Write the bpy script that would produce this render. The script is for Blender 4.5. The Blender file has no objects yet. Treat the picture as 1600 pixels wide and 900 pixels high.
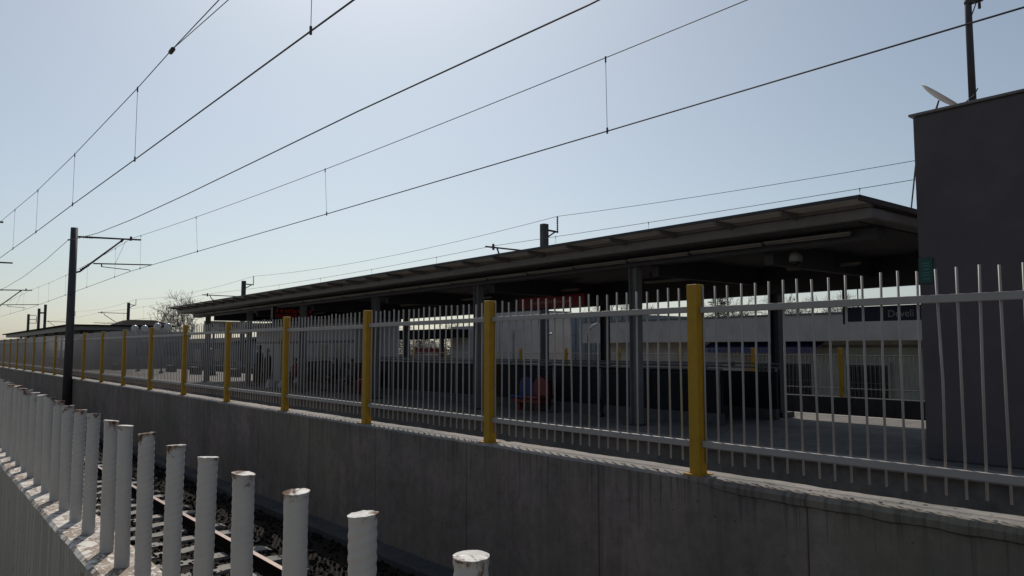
import bpy, math, random
from mathutils import Vector, Matrix, noise
random.seed(7)
scene = bpy.context.scene
col = scene.collection
R = math.radians

# ------------------------------------------------------------------ helpers
class MB:
    """collects polygons in world coordinates; build() links them as one mesh"""
    def __init__(self): self.v = []; self.f = []; self.sm = []
    def add(self, vs, fs, smooth=False):
        o = len(self.v); self.v += [tuple(p) for p in vs]
        for f in fs: self.f.append(tuple(i + o for i in f)); self.sm.append(smooth)
        return self
    def box(self, x0, x1, y0, y1, z0, z1):
        vs = [(x, y, z) for x in (x0, x1) for y in (y0, y1) for z in (z0, z1)]
        return self.add(vs, [(0,1,3,2),(4,6,7,5),(0,4,5,1),(2,3,7,6),(0,2,6,4),(1,5,7,3)])
    def bar(self, p, q, w, h, up=(0,0,1)):
        p = Vector(p); q = Vector(q); d = (q-p).normalized(); u = Vector(up)
        s = d.cross(u)
        if s.length < 1e-4: s = d.cross(Vector((0,1,0)))
        s.normalize(); t = s.cross(d)
        vs = []
        for c in (p, q):
            for a, b in ((-1,-1),(1,-1),(1,1),(-1,1)): vs.append(c + s*a*w/2 + t*b*h/2)
        return self.add(vs, [(3,2,1,0),(4,5,6,7),(0,1,5,4),(1,2,6,5),(2,3,7,6),(3,0,4,7)])
    def tube(self, pts, r, n=8, cap=True):
        pts = [Vector(p) for p in pts]
        rs = r if isinstance(r, (list, tuple)) else [r]*len(pts)
        vs = []; fs = []; ref = None
        for i, p in enumerate(pts):
            d = (pts[min(i+1, len(pts)-1)] - pts[max(i-1, 0)]).normalized()
            if ref is None:
                ref = Vector((0,0,1)) if abs(d.z) < .9 else Vector((1,0,0))
            s = d.cross(ref).normalized(); t = s.cross(d).normalized()
            for k in range(n):
                a = 2*math.pi*k/n
                vs.append(p + (s*math.cos(a) + t*math.sin(a))*rs[i])
        for i in range(len(pts)-1):
            for k in range(n):
                a = i*n+k; b = i*n+(k+1) % n
                fs.append((a, b, b+n, a+n))
        self.add(vs, fs, n > 6)
        if cap:
            o = len(self.v) - len(vs)
            self.f.append(tuple(o+k for k in reversed(range(n)))); self.sm.append(False)
            self.f.append(tuple(o+(len(pts)-1)*n+k for k in range(n))); self.sm.append(False)
        return self
    def lathe(self, base, prof, n=20, axis='Z', rot=None):
        """prof: list of (radius, height)"""
        vs = []; fs = []; base = Vector(base)
        for r, h in prof:
            for k in range(n):
                a = 2*math.pi*k/n
                p = Vector((r*math.cos(a), r*math.sin(a), h))
                if rot is not None: p = rot @ p
                vs.append(base+p)
        for i in range(len(prof)-1):
            for k in range(n):
                a = i*n+k; b = i*n+(k+1) % n
                fs.append((a, b, b+n, a+n))
        self.add(vs, fs, True)
        o = len(self.v)-len(vs)
        self.f.append(tuple(o+k for k in reversed(range(n)))); self.sm.append(False)
        self.f.append(tuple(o+(len(prof)-1)*n+k for k in range(n))); self.sm.append(False)
        return self
    def prism(self, outline, axis, a, b):
        """outline of 2D points extruded along axis from a to b ('X': (y,z), 'Y': (x,z), 'Z': (x,y))"""
        n = len(outline)
        def P(u, w, t): return {'X': (t,u,w), 'Y': (u,t,w), 'Z': (u,w,t)}[axis]
        vs = [P(u,w,a) for u, w in outline] + [P(u,w,b) for u, w in outline]
        fs = [tuple(reversed(range(n))), tuple(range(n, 2*n))]
        for i in range(n): j = (i+1) % n; fs.append((i, j, j+n, i+n))
        return self.add(vs, fs)
    def hsec(self, x, y, z0, z1, w, dpt, tf=.012, tw=.009):
        self.box(x-w/2, x+w/2, y-dpt/2, y-dpt/2+tf, z0, z1)
        self.box(x-w/2, x+w/2, y+dpt/2-tf, y+dpt/2, z0, z1)
        return self.box(x-tw/2, x+tw/2, y-dpt/2+tf, y+dpt/2-tf, z0, z1)
    def build(self, name, mat, parent=None, org=None, bevel=0, fix=True):
        if parent is not None:
            top = parent
            while top.parent: top = top.parent
            off = Vector(top.location)
        else: off = Vector(org) if org is not None else Vector((0,0,0))
        me = bpy.data.meshes.new(name)
        me.from_pydata([(p[0]-off.x, p[1]-off.y, p[2]-off.z) for p in self.v], [], self.f)
        for p, s in zip(me.polygons, self.sm): p.use_smooth = s
        if fix:
            import bmesh
            bm = bmesh.new(); bm.from_mesh(me); bmesh.ops.recalc_face_normals(bm, faces=bm.faces); bm.to_mesh(me); bm.free()
        me.materials.append(mat)
        o = bpy.data.objects.new(name, me); col.objects.link(o)
        if parent is not None: o.parent = parent
        else: o.location = off
        if bevel:
            b = o.modifiers.new('bevel', 'BEVEL'); b.width = bevel; b.segments = 2; b.limit_method = 'ANGLE'; b.angle_limit = R(40)
        return o

def tag(o, label=None, cat=None, group=None, kind=None):
    if label: o['label'] = label
    if cat: o['category'] = cat
    if group: o['group'] = group
    if kind: o['kind'] = kind
    return o
def thing(name, loc, label, cat, group=None):
    o = bpy.data.objects.new(name, None); col.objects.link(o); o.location = loc
    o.empty_display_size = .2
    return tag(o, label, cat, group)
def struct(name, mb, mat, **k):
    return tag(mb.build(name, mat, **k), kind='structure')
def copy_tree(o, parent=None):
    c = o.copy(); col.objects.link(c)
    if parent is not None: c.parent = parent
    for ch in list(o.children): copy_tree(ch, c)
    return c
def relabel(o, label, group=None):
    o['label'] = label
    if group: o['group'] = group
    return o

# ------------------------------------------------------------------ materials
def newmat(name):
    m = bpy.data.materials.new(name); m.use_nodes = True
    nt = m.node_tree; b = nt.nodes['Principled BSDF']
    return m, nt, b
def N(nt, t, **k):
    n = nt.nodes.new(t)
    for a, v in k.items(): setattr(n, a, v)
    return n
def c4(c): return (c[0], c[1], c[2], 1)
def mapped(nt, scale=(1,1,1), obj=False):
    tc = N(nt, 'ShaderNodeTexCoord'); mp = N(nt, 'ShaderNodeMapping')
    mp.inputs['Scale'].default_value = scale
    nt.links.new(tc.outputs['Object'], mp.inputs['Vector'])
    return mp.outputs['Vector']
def noise_n(nt, vec, scale, detail=4, rough=.6, dist=0):
    n = N(nt, 'ShaderNodeTexNoise'); n.inputs['Scale'].default_value = scale
    n.inputs['Detail'].default_value = detail; n.inputs['Roughness'].default_value = rough; n.inputs['Distortion'].default_value = dist
    nt.links.new(vec, n.inputs['Vector']); return n.outputs['Fac']
def ramp(nt, fac, stops):
    r = N(nt, 'ShaderNodeValToRGB'); e = r.color_ramp.elements
    while len(e) < len(stops): e.new(.5)
    for el, (p, c) in zip(e, stops):
        el.position = p; el.color = c4(c) if not isinstance(c, (int, float)) else (c, c, c, 1)
    nt.links.new(fac, r.inputs['Fac']); return r.outputs['Color']
def mix(nt, fac, a, b, mode='MIX'):
    m = N(nt, 'ShaderNodeMix', data_type='RGBA', blend_type=mode)
    for sock, v in ((m.inputs[0], fac), (m.inputs[6], a), (m.inputs[7], b)):
        if hasattr(v, 'is_linked') or hasattr(v, 'links'): nt.links.new(v, sock)
        else: sock.default_value = v if isinstance(v, (int, float)) else c4(v)
    return m.outputs[2]
def bump(nt, b, h, strength=.3, dist=.01):
    n = N(nt, 'ShaderNodeBump'); n.inputs['Strength'].default_value = strength; n.inputs['Distance'].default_value = dist
    nt.links.new(h, n.inputs['Height']); nt.links.new(n.outputs['Normal'], b.inputs['Normal'])
def link(nt, a, b): nt.links.new(a, b)

def plain(name, c, rough=.6, var=.25, scale=6, metal=0, bs=.15, spec=.4):
    m, nt, b = newmat(name)
    v = mapped(nt); f = noise_n(nt, v, scale, 5)
    lo = tuple(x*(1-var) for x in c); hi = tuple(min(1, x*(1+var)) for x in c)
    link(nt, ramp(nt, f, [(.3, lo), (.7, hi)]), b.inputs['Base Color'])
    b.inputs['Roughness'].default_value = rough; b.inputs['Metallic'].default_value = metal
    b.inputs['Specular IOR Level'].default_value = spec
    if bs: bump(nt, b, noise_n(nt, v, scale*6, 4), bs, .004)
    return m

def concrete(name, c, streak=True, joints=0, spec=.25, green=.0, drips=False):
    m, nt, b = newmat(name)
    v = mapped(nt)
    f1 = noise_n(nt, v, .7, 6, .65); f2 = noise_n(nt, v, 7, 6, .7)
    col_ = mix(nt, ramp(nt, f1, [(.3, 0.), (.7, 1.)]), (c[0]*.62, c[1]*.66, c[2]*.66), (c[0]*1.28, c[1]*1.2, c[2]*1.2))
    sp = ramp(nt, f2, [(.35, .78), (.6, 1.05)])
    col_ = mix(nt, 1.0, col_, sp, 'MULTIPLY')
    if streak:
        vs = mapped(nt, (1, 4.2, .28)); s = noise_n(nt, vs, 1.3, 5, .7, .6)
        s = ramp(nt, s, [(.44, 0.), (.60, 1.)])
        gate = ramp(nt, noise_n(nt, v, .8, 3, .5), [(.36, .1), (.62, 1.)])
        gm = N(nt, 'ShaderNodeMath', operation='MULTIPLY'); link(nt, s, gm.inputs[0]); link(nt, gate, gm.inputs[1]); s = gm.outputs[0]
        col_ = mix(nt, s, col_, mix(nt, .42, col_, (c[0]*.42, c[1]*.40, c[2]*.38)))
        vs2 = mapped(nt, (1, 9, .35)); s2 = noise_n(nt, vs2, 1.1, 4, .6, .3)
        s2 = ramp(nt, s2, [(.60, 0.), (.72, 1.)])
        col_ = mix(nt, s2, col_, mix(nt, .35, col_, (c[0]*1.05, c[1]*.85, c[2]*.68)))
        vp = mapped(nt, (1, 1, 1)); p = noise_n(nt, vp, 22, 3, .5)
        p = ramp(nt, p, [(.70, 0.), (.76, 1.)])
        col_ = mix(nt, p, col_, (c[0]*.25, c[1]*.25, c[2]*.25))
    if green:
        g = ramp(nt, noise_n(nt, v, .45, 3), [(.45, 0.), (.7, green)])
        col_ = mix(nt, g, col_, (c[0]*.85, c[1]*1.02, c[2]*.72))
    if drips:       # stains that run down from the top edge
        sz = N(nt, 'ShaderNodeSeparateXYZ'); link(nt, v, sz.inputs[0])
        mr = N(nt, 'ShaderNodeMapRange'); link(nt, sz.outputs['Z'], mr.inputs[0])
        for i_, q_ in enumerate((.5, 1.8, -.26, .06)): mr.inputs[i_+1].default_value = q_
        d1 = noise_n(nt, mapped(nt, (1, 15, .45)), 1.6, 5, .6, .15)
        ad = N(nt, 'ShaderNodeMath', operation='ADD'); link(nt, d1, ad.inputs[0]); link(nt, mr.outputs[0], ad.inputs[1])
        dm = ramp(nt, ad.outputs[0], [(.545, 0.), (.66, .62)])
        col_ = mix(nt, dm, col_, (c[0]*.36, c[1]*.36, c[2]*.37))
    if joints:
        w = N(nt, 'ShaderNodeSeparateXYZ'); link(nt, v, w.inputs[0])
        mm = N(nt, 'ShaderNodeMath', operation='MULTIPLY'); mm.inputs[1].default_value = 1/joints; link(nt, w.outputs['Y'], mm.inputs[0])
        fr = N(nt, 'ShaderNodeMath', operation='FRACT'); link(nt, mm.outputs[0], fr.inputs[0])
        j = ramp(nt, fr.outputs[0], [(0., 1.), (.010/joints, 1.), (.022/joints, 0.)])
        col_ = mix(nt, j, col_, tuple(x*.35 for x in c))
    link(nt, col_, b.inputs['Base Color'])
    b.inputs['Roughness'].default_value = .9; b.inputs['Specular IOR Level'].default_value = spec
    h = mix(nt, .5, f2, noise_n(nt, v, 40, 4))
    bump(nt, b, h, .35, .01)
    return m

def painted(name, c, rust=.25, rough=.45, rscale=5, rustcol=(.12,.05,.022), top=None, dirt=.3):
    """painted steel with chips of rust; top=(z0,z1): more rust towards that local height"""
    m, nt, b = newmat(name)
    v = mapped(nt); oi = N(nt, 'ShaderNodeObjectInfo')
    va = N(nt, 'ShaderNodeVectorMath', operation='ADD'); link(nt, v, va.inputs[0]); link(nt, oi.outputs['Location'], va.inputs[1]); v2 = va.outputs[0]
    d = noise_n(nt, v2, 9, 5, .65)
    base = mix(nt, d, tuple(x*(1-dirt) for x in c), tuple(min(.9, x*(1+dirt*.25)) for x in c))
    r = noise_n(nt, v2, rscale*4, 6, .7, .4)
    msk = ramp(nt, r, [(.74-.2*rust, 0.), (.80-.2*rust, 1.)])
    if top:
        s = N(nt, 'ShaderNodeSeparateXYZ'); tc = mapped(nt); link(nt, tc, s.inputs[0])
        mr = N(nt, 'ShaderNodeMapRange'); link(nt, s.outputs['Z'], mr.inputs[0])
        mr.inputs[1].default_value = top[0]; mr.inputs[2].default_value = top[1]
        mr.inputs[3].default_value = 0; mr.inputs[4].default_value = .27
        ad = N(nt, 'ShaderNodeMath', operation='ADD'); link(nt, r, ad.inputs[0]); link(nt, mr.outputs[0], ad.inputs[1])
        msk = ramp(nt, ad.outputs[0], [(.74, 0.), (.82, 1.)])
    rc = mix(nt, noise_n(nt, v2, 40, 3), tuple(x*.55 for x in rustcol), tuple(x*1.8 for x in rustcol))
    link(nt, mix(nt, msk, base, rc), b.inputs['Base Color'])
    rr = mix(nt, msk, (rough,)*3, (.9,)*3); link(nt, rr, b.inputs['Roughness'])
    b.inputs['Specular IOR Level'].default_value = .35
    bump(nt, b, mix(nt, .6, d, r), .25, .003)
    return m

M = {}
M['wall'] = concrete('retaining concrete', (.26,.212,.184), joints=2.25, green=.35, drips=True)
M['cap'] = concrete('rough cap mortar', (.30,.275,.25), streak=False)
M['platform'] = concrete('platform paving', (.19,.178,.162), streak=False, joints=0)
M['platside'] = concrete('platform edge concrete', (.09,.09,.09))
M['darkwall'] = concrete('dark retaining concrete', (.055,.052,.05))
M['block'] = plain('grey block render', (.097,.085,.090), .9, .09, 2, spec=.15)
M['coping'] = plain('coping render', (.16,.155,.15), .8, .2, 5)
M['white'] = painted('white fence paint', (.38,.34,.31), .1, .5, 4, dirt=.22)
M['greywhite'] = painted('weathered far fence paint', (.24,.225,.21), .1, .6, 4, dirt=.25)
M['yellow'] = painted('ochre yellow paint', (.48,.26,.010), .32, .55, 5, dirt=.42)
M['picket'] = painted('thick white picket paint', (.50,.47,.435), .05, .45, 3, rustcol=(.10,.045,.024), top=(.36,.475), dirt=.2)
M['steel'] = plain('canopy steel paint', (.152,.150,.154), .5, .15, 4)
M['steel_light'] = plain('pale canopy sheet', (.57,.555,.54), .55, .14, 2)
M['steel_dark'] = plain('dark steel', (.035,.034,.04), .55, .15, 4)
M['mast'] = plain('mast paint', (.05,.046,.052), .6, .2, 4)
M['wire'] = plain('wire', (.055,.05,.05), .5, .1, 3, bs=0)
M['insul'] = plain('brown insulator', (.05,.032,.028), .3, .1, 9, bs=0)
M['lamp'] = plain('lamp housing', (.19,.178,.165), .45, .12, 4)
M['station'] = plain('station render', (.43,.385,.35), .85, .14, 1.2)
M['station2'] = plain('station lower render', (.33,.32,.26), .85, .12, 1.2)
M['kiosk'] = plain('kiosk cladding', (.36,.35,.36), .6, .12, 1.5)
M['kiosk_band'] = plain('kiosk band', (.12,.12,.13), .6, .12, 1.5)
M['whitebld'] = plain('pale far render', (.42,.385,.36), .85, .1, 1)
M['greybld'] = plain('grey cladding far', (.17,.19,.22), .7, .15, 1)
M['roofdark'] = plain('dark roof', (.014,.012,.012), 1, .2, 2, spec=.05)
M['glassdark'] = plain('smoked panel', (.014,.013,.016), .6, .2, 2, spec=.12)
M['window'] = plain('dim window pane', (.03,.028,.03), .25, .2, 2, spec=.5)
M['bars'] = plain('window bars', (.10,.085,.08), .6, .15, 5)
M['navy'] = plain('navy sign face', (.010,.012,.06), .45, .1, 2)
M['letters'] = plain('sign lettering', (.42,.43,.45), .5, .05, 2)
M['blue'] = plain('blue plastic', (.02,.03,.12), .4, .15, 4)
M['red'] = plain('red plastic', (.16,.016,.018), .45, .15, 4)
M['redsign'] = plain('red banner face', (.21,.014,.018), .5, .1, 2)
M['green'] = plain('green plate', (.006,.06,.048), .4, .1, 4)
M['dish'] = plain('dish paint', (.36,.35,.34), .5, .1, 5)
M['black'] = plain('black plastic', (.012,.012,.013), .4, .1, 5)
M['coat'] = plain('dark coat cloth', (.014,.013,.016), .9, .2, 8)
M['redcloth'] = plain('dark red cloth', (.13,.012,.018), .9, .2, 8)
M['skin'] = plain('skin', (.33,.19,.13), .6, .08, 8)
M['hair'] = plain('hair', (.015,.011,.009), .6, .2, 20)
M['bag'] = plain('pale bag', (.5,.5,.5), .6, .12, 8)
M['rail'] = plain('rusty rail', (.018,.012,.01), .95, .25, 9, spec=.05)
M['railtop'] = plain('rail running surface', (.30,.22,.19), .45, .15, 9, metal=.3)
M['sleeper'] = concrete('sleeper concrete', (.30,.285,.26), streak=False)
M['earth'] = plain('earth', (.13,.115,.09), .95, .3, .6)
M['pave'] = plain('pale bounce pavement', (.24,.20,.155), .95, .2, 3)  # pale warm tone chosen so the unseen paving bounces light onto shaded faces
M['bark'] = plain('bare bark', (.075,.06,.05), .9, .2, 5, bs=0)
M['needle'] = plain('conifer needles', (.022,.035,.02), .8, .35, 4, bs=0)
M['hedge'] = plain('shrub leaves', (.05,.06,.032), .8, .35, 4, bs=0)
M['globe'] = plain('opal globe', (.42,.42,.41), .25, .04, 3, bs=0)
M['banner'] = plain('far red banner', (.3,.02,.02), .6, .1, 2)

def mat_ballast():
    m, nt, b = newmat('ballast stone'); v = mapped(nt)
    f = noise_n(nt, v, 26, 3); g = noise_n(nt, v, 3, 3)
    c = ramp(nt, f, [(.3, (.005,.005,.005)), (.58, (.012,.011,.0105)), (.80, (.055,.05,.046))])
    link(nt, mix(nt, g, c, mix(nt, .5, c, (.05,.035,.026))), b.inputs['Base Color'])
    b.inputs['Roughness'].default_value = .9; b.inputs['Specular IOR Level'].default_value = .08; bump(nt, b, f, .8, .03)
    return m
M['ballast'] = mat_ballast()
def mat_parapet():
    """white paint lifting off a rusty cap; greenish grey paint on the faces"""
    m, nt, b = newmat('peeling parapet paint'); v = mapped(nt)
    a = noise_n(nt, mapped(nt, (1, .75, 1)), 13, 7, .62, 1.7)
    k = ramp(nt, a, [(.44, 0.), (.46, 1.), (.56, 1.), (.58, 0.)])
    big = ramp(nt, noise_n(nt, v, 4.2, 4), [(.34, 0.), (.48, 1.)])
    kk = N(nt, 'ShaderNodeMath', operation='MULTIPLY'); link(nt, k, kk.inputs[0]); link(nt, big, kk.inputs[1])
    rust = mix(nt, noise_n(nt, v, 60, 4), (.075,.042,.024), (.28,.175,.10))
    w = mix(nt, noise_n(nt, v, 20, 5), (.52,.475,.41), (.70,.66,.60))
    topc = mix(nt, kk.outputs[0], w, rust)
    sv = mapped(nt, (1, 11, .12)); s = noise_n(nt, sv, 2.2, 4, .6)
    face = mix(nt, ramp(nt, s, [(.35,0.),(.65,1.)]), (.15,.155,.128), (.29,.285,.25))
    ch = ramp(nt, noise_n(nt, v, 15, 6, .7, .5), [(.60, 0.), (.64, 1.)])
    face = mix(nt, ch, face, (.09,.06,.045))
    ge = N(nt, 'ShaderNodeNewGeometry'); sp = N(nt, 'ShaderNodeSeparateXYZ'); link(nt, ge.outputs['True Normal'], sp.inputs[0])
    up = ramp(nt, sp.outputs['Z'], [(.55, 0.), (.75, 1.)])
    link(nt, mix(nt, up, face, topc), b.inputs['Base Color'])
    b.inputs['Roughness'].default_value = .6
    bump(nt, b, mix(nt, .7, noise_n(nt, v, 60, 4), a), .5, .006)
    return m
M['parapet'] = mat_parapet()
def mat_led():
    m, nt, b = newmat('red display dots')
    b.inputs['Base Color'].default_value = (.05,.004,.004,1)
    b.inputs['Emission Color'].default_value = (1,.05,.03,1); b.inputs['Emission Strength'].default_value = .06
    return m
M['led'] = mat_led()
M['signface'] = plain('pale sign face', (.72,.70,.68), .5, .05, 3)

# ------------------------------------------------------------------ ground and track beds
GB_ = -2.94
BED = -2.80
g = MB(); g.add([(-900,-900,-2.95),(1500,-900,-2.95),(1500,2500,-2.95),(-900,2500,-2.95)], [(0,1,2,3)])
struct('ground', g, M['earth'])
def bed(x0, x1, y0=-20, y1=220):
    mb = MB(); nx, ny = 3, 2
    mb.add([(x0,y0,BED-.02),(x1,y0,BED-.02),(x1,y1,BED-.02),(x0,y1,BED-.02)], [(0,1,2,3)])
    return mb
struct('track_bed', bed(.75, 5.62), M['ballast'])
struct('track_bed', bed(6.0, 11.2), plain('pale bounce ballast', (.26,.215,.17), .9, .35, 14, bs=.6))  # unseen bed given a paler ballast to bounce light up under the canopy
struct('track_bed', bed(17.9, 22.5), M['ballast'])
# the pavement the photographer stands on
struct('pavement', MB().box(-40, .50, -40, 120, -2.94, -1.66), M['pave'])

# loose stones over the near bed
mb = MB()
ico = [(0,0,1)] + [(.894*math.cos(2*math.pi*k/5), .894*math.sin(2*math.pi*k/5), .447) for k in range(5)] + \
      [(.894*math.cos(2*math.pi*(k+.5)/5), .894*math.sin(2*math.pi*(k+.5)/5), -.447) for k in range(5)] + [(0,0,-1)]
icf = [(0,1,2),(0,2,3),(0,3,4),(0,4,5),(0,5,1),(1,6,2),(2,7,3),(3,8,4),(4,9,5),(5,10,1),(2,6,7),(3,7,8),(4,8,9),(5,9,10),(1,10,6),(11,7,6),(11,8,7),(11,9,8),(11,10,9),(11,6,10)]
for i in range(9000):
    y = 3.5 + 30*random.random()**1.5; x = random.uniform(1.2, 5.25)
    s = random.uniform(.016, .034)
    rot = Matrix.Rotation(random.uniform(0,6.3), 3, Vector((random.gauss(0,1),random.gauss(0,1),random.gauss(0,1))).normalized())
    sc = Vector((random.uniform(.7,1.3), random.uniform(.7,1.3), random.uniform(.5,1)))
    mb.add([Vector((x,y,BED+s*.3-.01)) + rot @ Vector((p[0]*s*sc.x*random.uniform(.8,1.2), p[1]*s*sc.y, p[2]*s*sc.z)) for p in ico], icf)
tag(mb.build('ballast', M['ballast'], fix=False), kind='stuff')

def track(xc, label, y0, y1, nsl, ys0):
    t = thing('railway_track', (xc, y0, BED), label, 'railway track', 'railway tracks between the walls')
    for s in (-1, 1):
        x = xc + s*.752
        prof = [(-.07,0),(.07,0),(.07,.012),(.012,.03),(.010,.125),(.034,.135),(.036,.165),(-.036,.165),(-.034,.135),(-.010,.125),(-.012,.03),(-.07,.012)]
        rl = MB().prism([(x+a, BED+.025+b) for a, b in prof], 'Y', y0, y1).build('rail', M['rail'], t)
        MB().box(x-.033, x+.033, y0, y1, BED+.191, BED+.1935).build('running_surface', M['railtop'], rl)
    for k in range(nsl):
        y = ys0 + .62*k + random.uniform(-.015,.015)
        mb = MB(); o = [(xc-1.28,BED-.12),(xc-1.28,BED+.005),(xc-1.2,BED+.028),(xc-.45,BED+.022),(xc-.3,BED),(xc+.3,BED),(xc+.45,BED+.022),(xc+1.2,BED+.028),(xc+1.28,BED+.005),(xc+1.28,BED-.12)]
        mb.prism(o, 'Y', y-.12, y+.12).build('sleeper', M['sleeper'], t)
track(3.05, 'rusty railway track in the cutting behind the white pickets', -15, 200, 96, 3.3)
track(7.95, 'railway track between the yellow-posted fence and the platform', -15, 200, 60, 3.3)
track(19.6, 'railway track on the far side of the platform', -15, 200, 60, 3.3)

# ------------------------------------------------------------------ near parapet and pickets
def nx(y): return .6 + .0135*(y-.8)          # picket line, a little off the track direction
t = thing('picket_fence', (nx(3), 3, -1.66), 'low parapet with short thick white twisted pickets, paint peeling to rust, nearest the camera', 'fence')
PZ = -.70
mb = MB(); ys = [ -3 + .12*i for i in range(420)]
sec = [(-.085,-2.93),(-.085,PZ-.012),(-.072,PZ),(.088,PZ),(.1,PZ-.012),(.1,-2.93)]
vs = []; fs = []
for y in ys:
    for a, z in sec:
        w = noise.noise((a*9, y*3.1, z)) * .004
        vs.append((nx(y)+a+w*.6, y, z + (w if z > -2 else 0)))
n = len(sec)
for i in range(len(ys)-1):
    for k in range(n-1): fs.append((i*n+k, i*n+k+1, (i+1)*n+k+1, (i+1)*n+k))
fs += [tuple(range(n)), tuple((len(ys)-1)*n + k for k in range(n))]
mb.add(vs, fs); mb.build('parapet_wall', M['parapet'], t)

def picket_mesh(h, seed, rib, name):
    rnd = random.Random(seed); n = 24; Rr = .0225; vs = []; fs = []; rows = int(h/.0028)
    ph = rnd.uniform(0, 6.28); tilt = (rnd.uniform(-.12,.12), rnd.uniform(-.12,.12))
    for i in range(rows+1):
        z = h*i/rows; fl = 0
        if z > h-.012: fl = .0022*((z-h+.012)/.012)
        for k in range(n):
            a = 2*math.pi*k/n
            r = Rr*(1 + rib*math.cos(2*a - 2*math.pi*z/.0195 + ph)) + fl
            r += .0007*noise.noise((math.cos(a)*1.5+seed, math.sin(a)*1.5, z*9)) + .0004*noise.noise((math.cos(a)*5+seed, math.sin(a)*5, z*110))
            dz = (tilt[0]*math.cos(a)+tilt[1]*math.sin(a))*Rr*(1 if i == rows else (z/h)**20)
            if i == rows: dz += .0016*noise.noise((math.cos(a)*3, math.sin(a)*3, seed))
            vs.append((r*math.cos(a), r*math.sin(a), z+dz))
    for i in range(rows):
        for k in range(n):
            a = i*n+k; b = i*n+(k+1) % n
            fs.append((a, b, b+n, a+n))
    c0 = len(vs); vs.append((0,0,h+.001))
    for k in range(n): fs.append((rows*n+k, rows*n+(k+1) % n, c0))
    me = bpy.data.meshes.new(name); me.from_pydata(vs, [], fs)
    for p in me.polygons: p.use_smooth = len(p.vertices) == 4
    me.materials.append(M['picket']); return me
pm = [picket_mesh(.47, s, rb, 'picket') for s, rb in ((1,.026),(2,.018),(3,.028),(4,.011),(5,.022))]
ypos = [.829, 1.115, 1.382, 1.655, 1.931, 2.197, 2.491, 2.759, 2.996, 3.331] + [3.331+.272*k for k in range(1, 62)]
ypos = [.55, .28] + ypos
for i, y in enumerate(ypos):
    o = bpy.data.objects.new('picket', pm[(i*3+1) % 5]); col.objects.link(o); o.parent = t
    ztop = -.266 + .0066*(y-.8) + random.uniform(-.004,.004)
    o.location = Vector((nx(y), y, PZ-.003)) - Vector(t.location)
    o.scale = (1, 1, (ztop-PZ+.003)/.47)
    o.rotation_euler = (random.gauss(0,.010), random.gauss(0,.010), random.uniform(0,6.28))

# ------------------------------------------------------------------ far retaining wall
WX = 5.6; WT = -1.125
mb = MB(); ys = []
y = -12.0
while y < 200:
    ys.append(y); y += .045 if -1 < y < 14 else (.12 if y < 40 else 1.5)
vs = []; fs = []
def chip(y, s): 
    v = noise.noise((y*2.3, s, 0))*.006 + noise.noise((y*9, s, 3))*.004
    w = noise.noise((y*5.3, s, 9))
    if w > .42: v -= (w-.42)*.05
    return v
for y in ys:
    c1 = chip(y, 1.3); c2 = chip(y, 7.7)
    for x, z in ((WX,-2.93),(WX,WT-.13),(WX-.004,WT-.03+c1),(WX+.02,WT-.004+c1*.8),(WX+.2,WT+.006+c2*.5),(WX+.38,WT+c2),(WX+.4,WT-.03),(WX+.4,-2.93)):
        vs.append((x + (noise.noise((y*3,z*3,1))*.006 if z > -2 else 0), y, z))
n = 8
for i in range(len(ys)-1):
    for k in range(n-1): fs.append((i*n+k, i*n+k+1, (i+1)*n+k+1, (i+1)*n+k))
fs += [tuple(range(n)), tuple((len(ys)-1)*n+k for k in range(n))]
mb.add(vs, [f for f in fs if len(f) > 4 or f[0] % 8 not in (2,3,4)])
skin = MB().add(vs, [f for f in fs if len(f) == 4 and f[0] % 8 in (2,3,4)])
t = thing('retaining_wall', (5.8, 10, -2.93), 'long stained concrete retaining wall carrying the yellow-posted fence', 'wall')
mb.build('wall', M['wall'], t); skin.build('top_screed', M['cap'], t)
mb = MB(); mb.box(5.24, 5.595, -12, 200, -2.93, -2.725); mb.build('cable_duct', M['platside'], t, bevel=.01)
# rough mortar lip along the near end of the top edge
mb = MB(); vs = []; fs = []; ys = [-4+.04*i for i in range(211)]
for y in ys:
    e = noise.noise((y*4, 2, 5))*.012 + noise.noise((y*13, 4, 5))*.005
    k = min(1, max(0, (4.35-y)/.5))
    for x, z in ((WX+.002, WT-.105+e*1.6+.05*(1-k)), (WX-.022*k-.002, WT-.088+e+.04*(1-k)), (WX-.026*k-.003, WT-.035+e*.4), (WX+.0, WT-.004+e*.4), (WX+.05, WT+.003+e*.3)):
        vs.append((x+e*.3, y, z))
n = 5
for i in range(len(ys)-1):
    for k in range(n-1): fs.append((i*n+k, i*n+k+1, (i+1)*n+k+1, (i+1)*n+k))
mb.add(vs, fs); mb.build('mortar_lip', M['wall'], t)
# lumps of mortar lying fast on the wall top
mb = MB()
for i in range(160):
    y = random.uniform(1, 22); x = WX + random.uniform(.03, .3); s = random.uniform(.005, .014)
    mb.add([Vector((x,y,WT+.003)) + Vector((p[0]*s*1.3*random.uniform(.7,1.2), p[1]*s*1.5*random.uniform(.7,1.2), p[2]*s*.7)) for p in ico], icf)
mb.build('mortar_crumbs', M['cap'], t)

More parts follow.
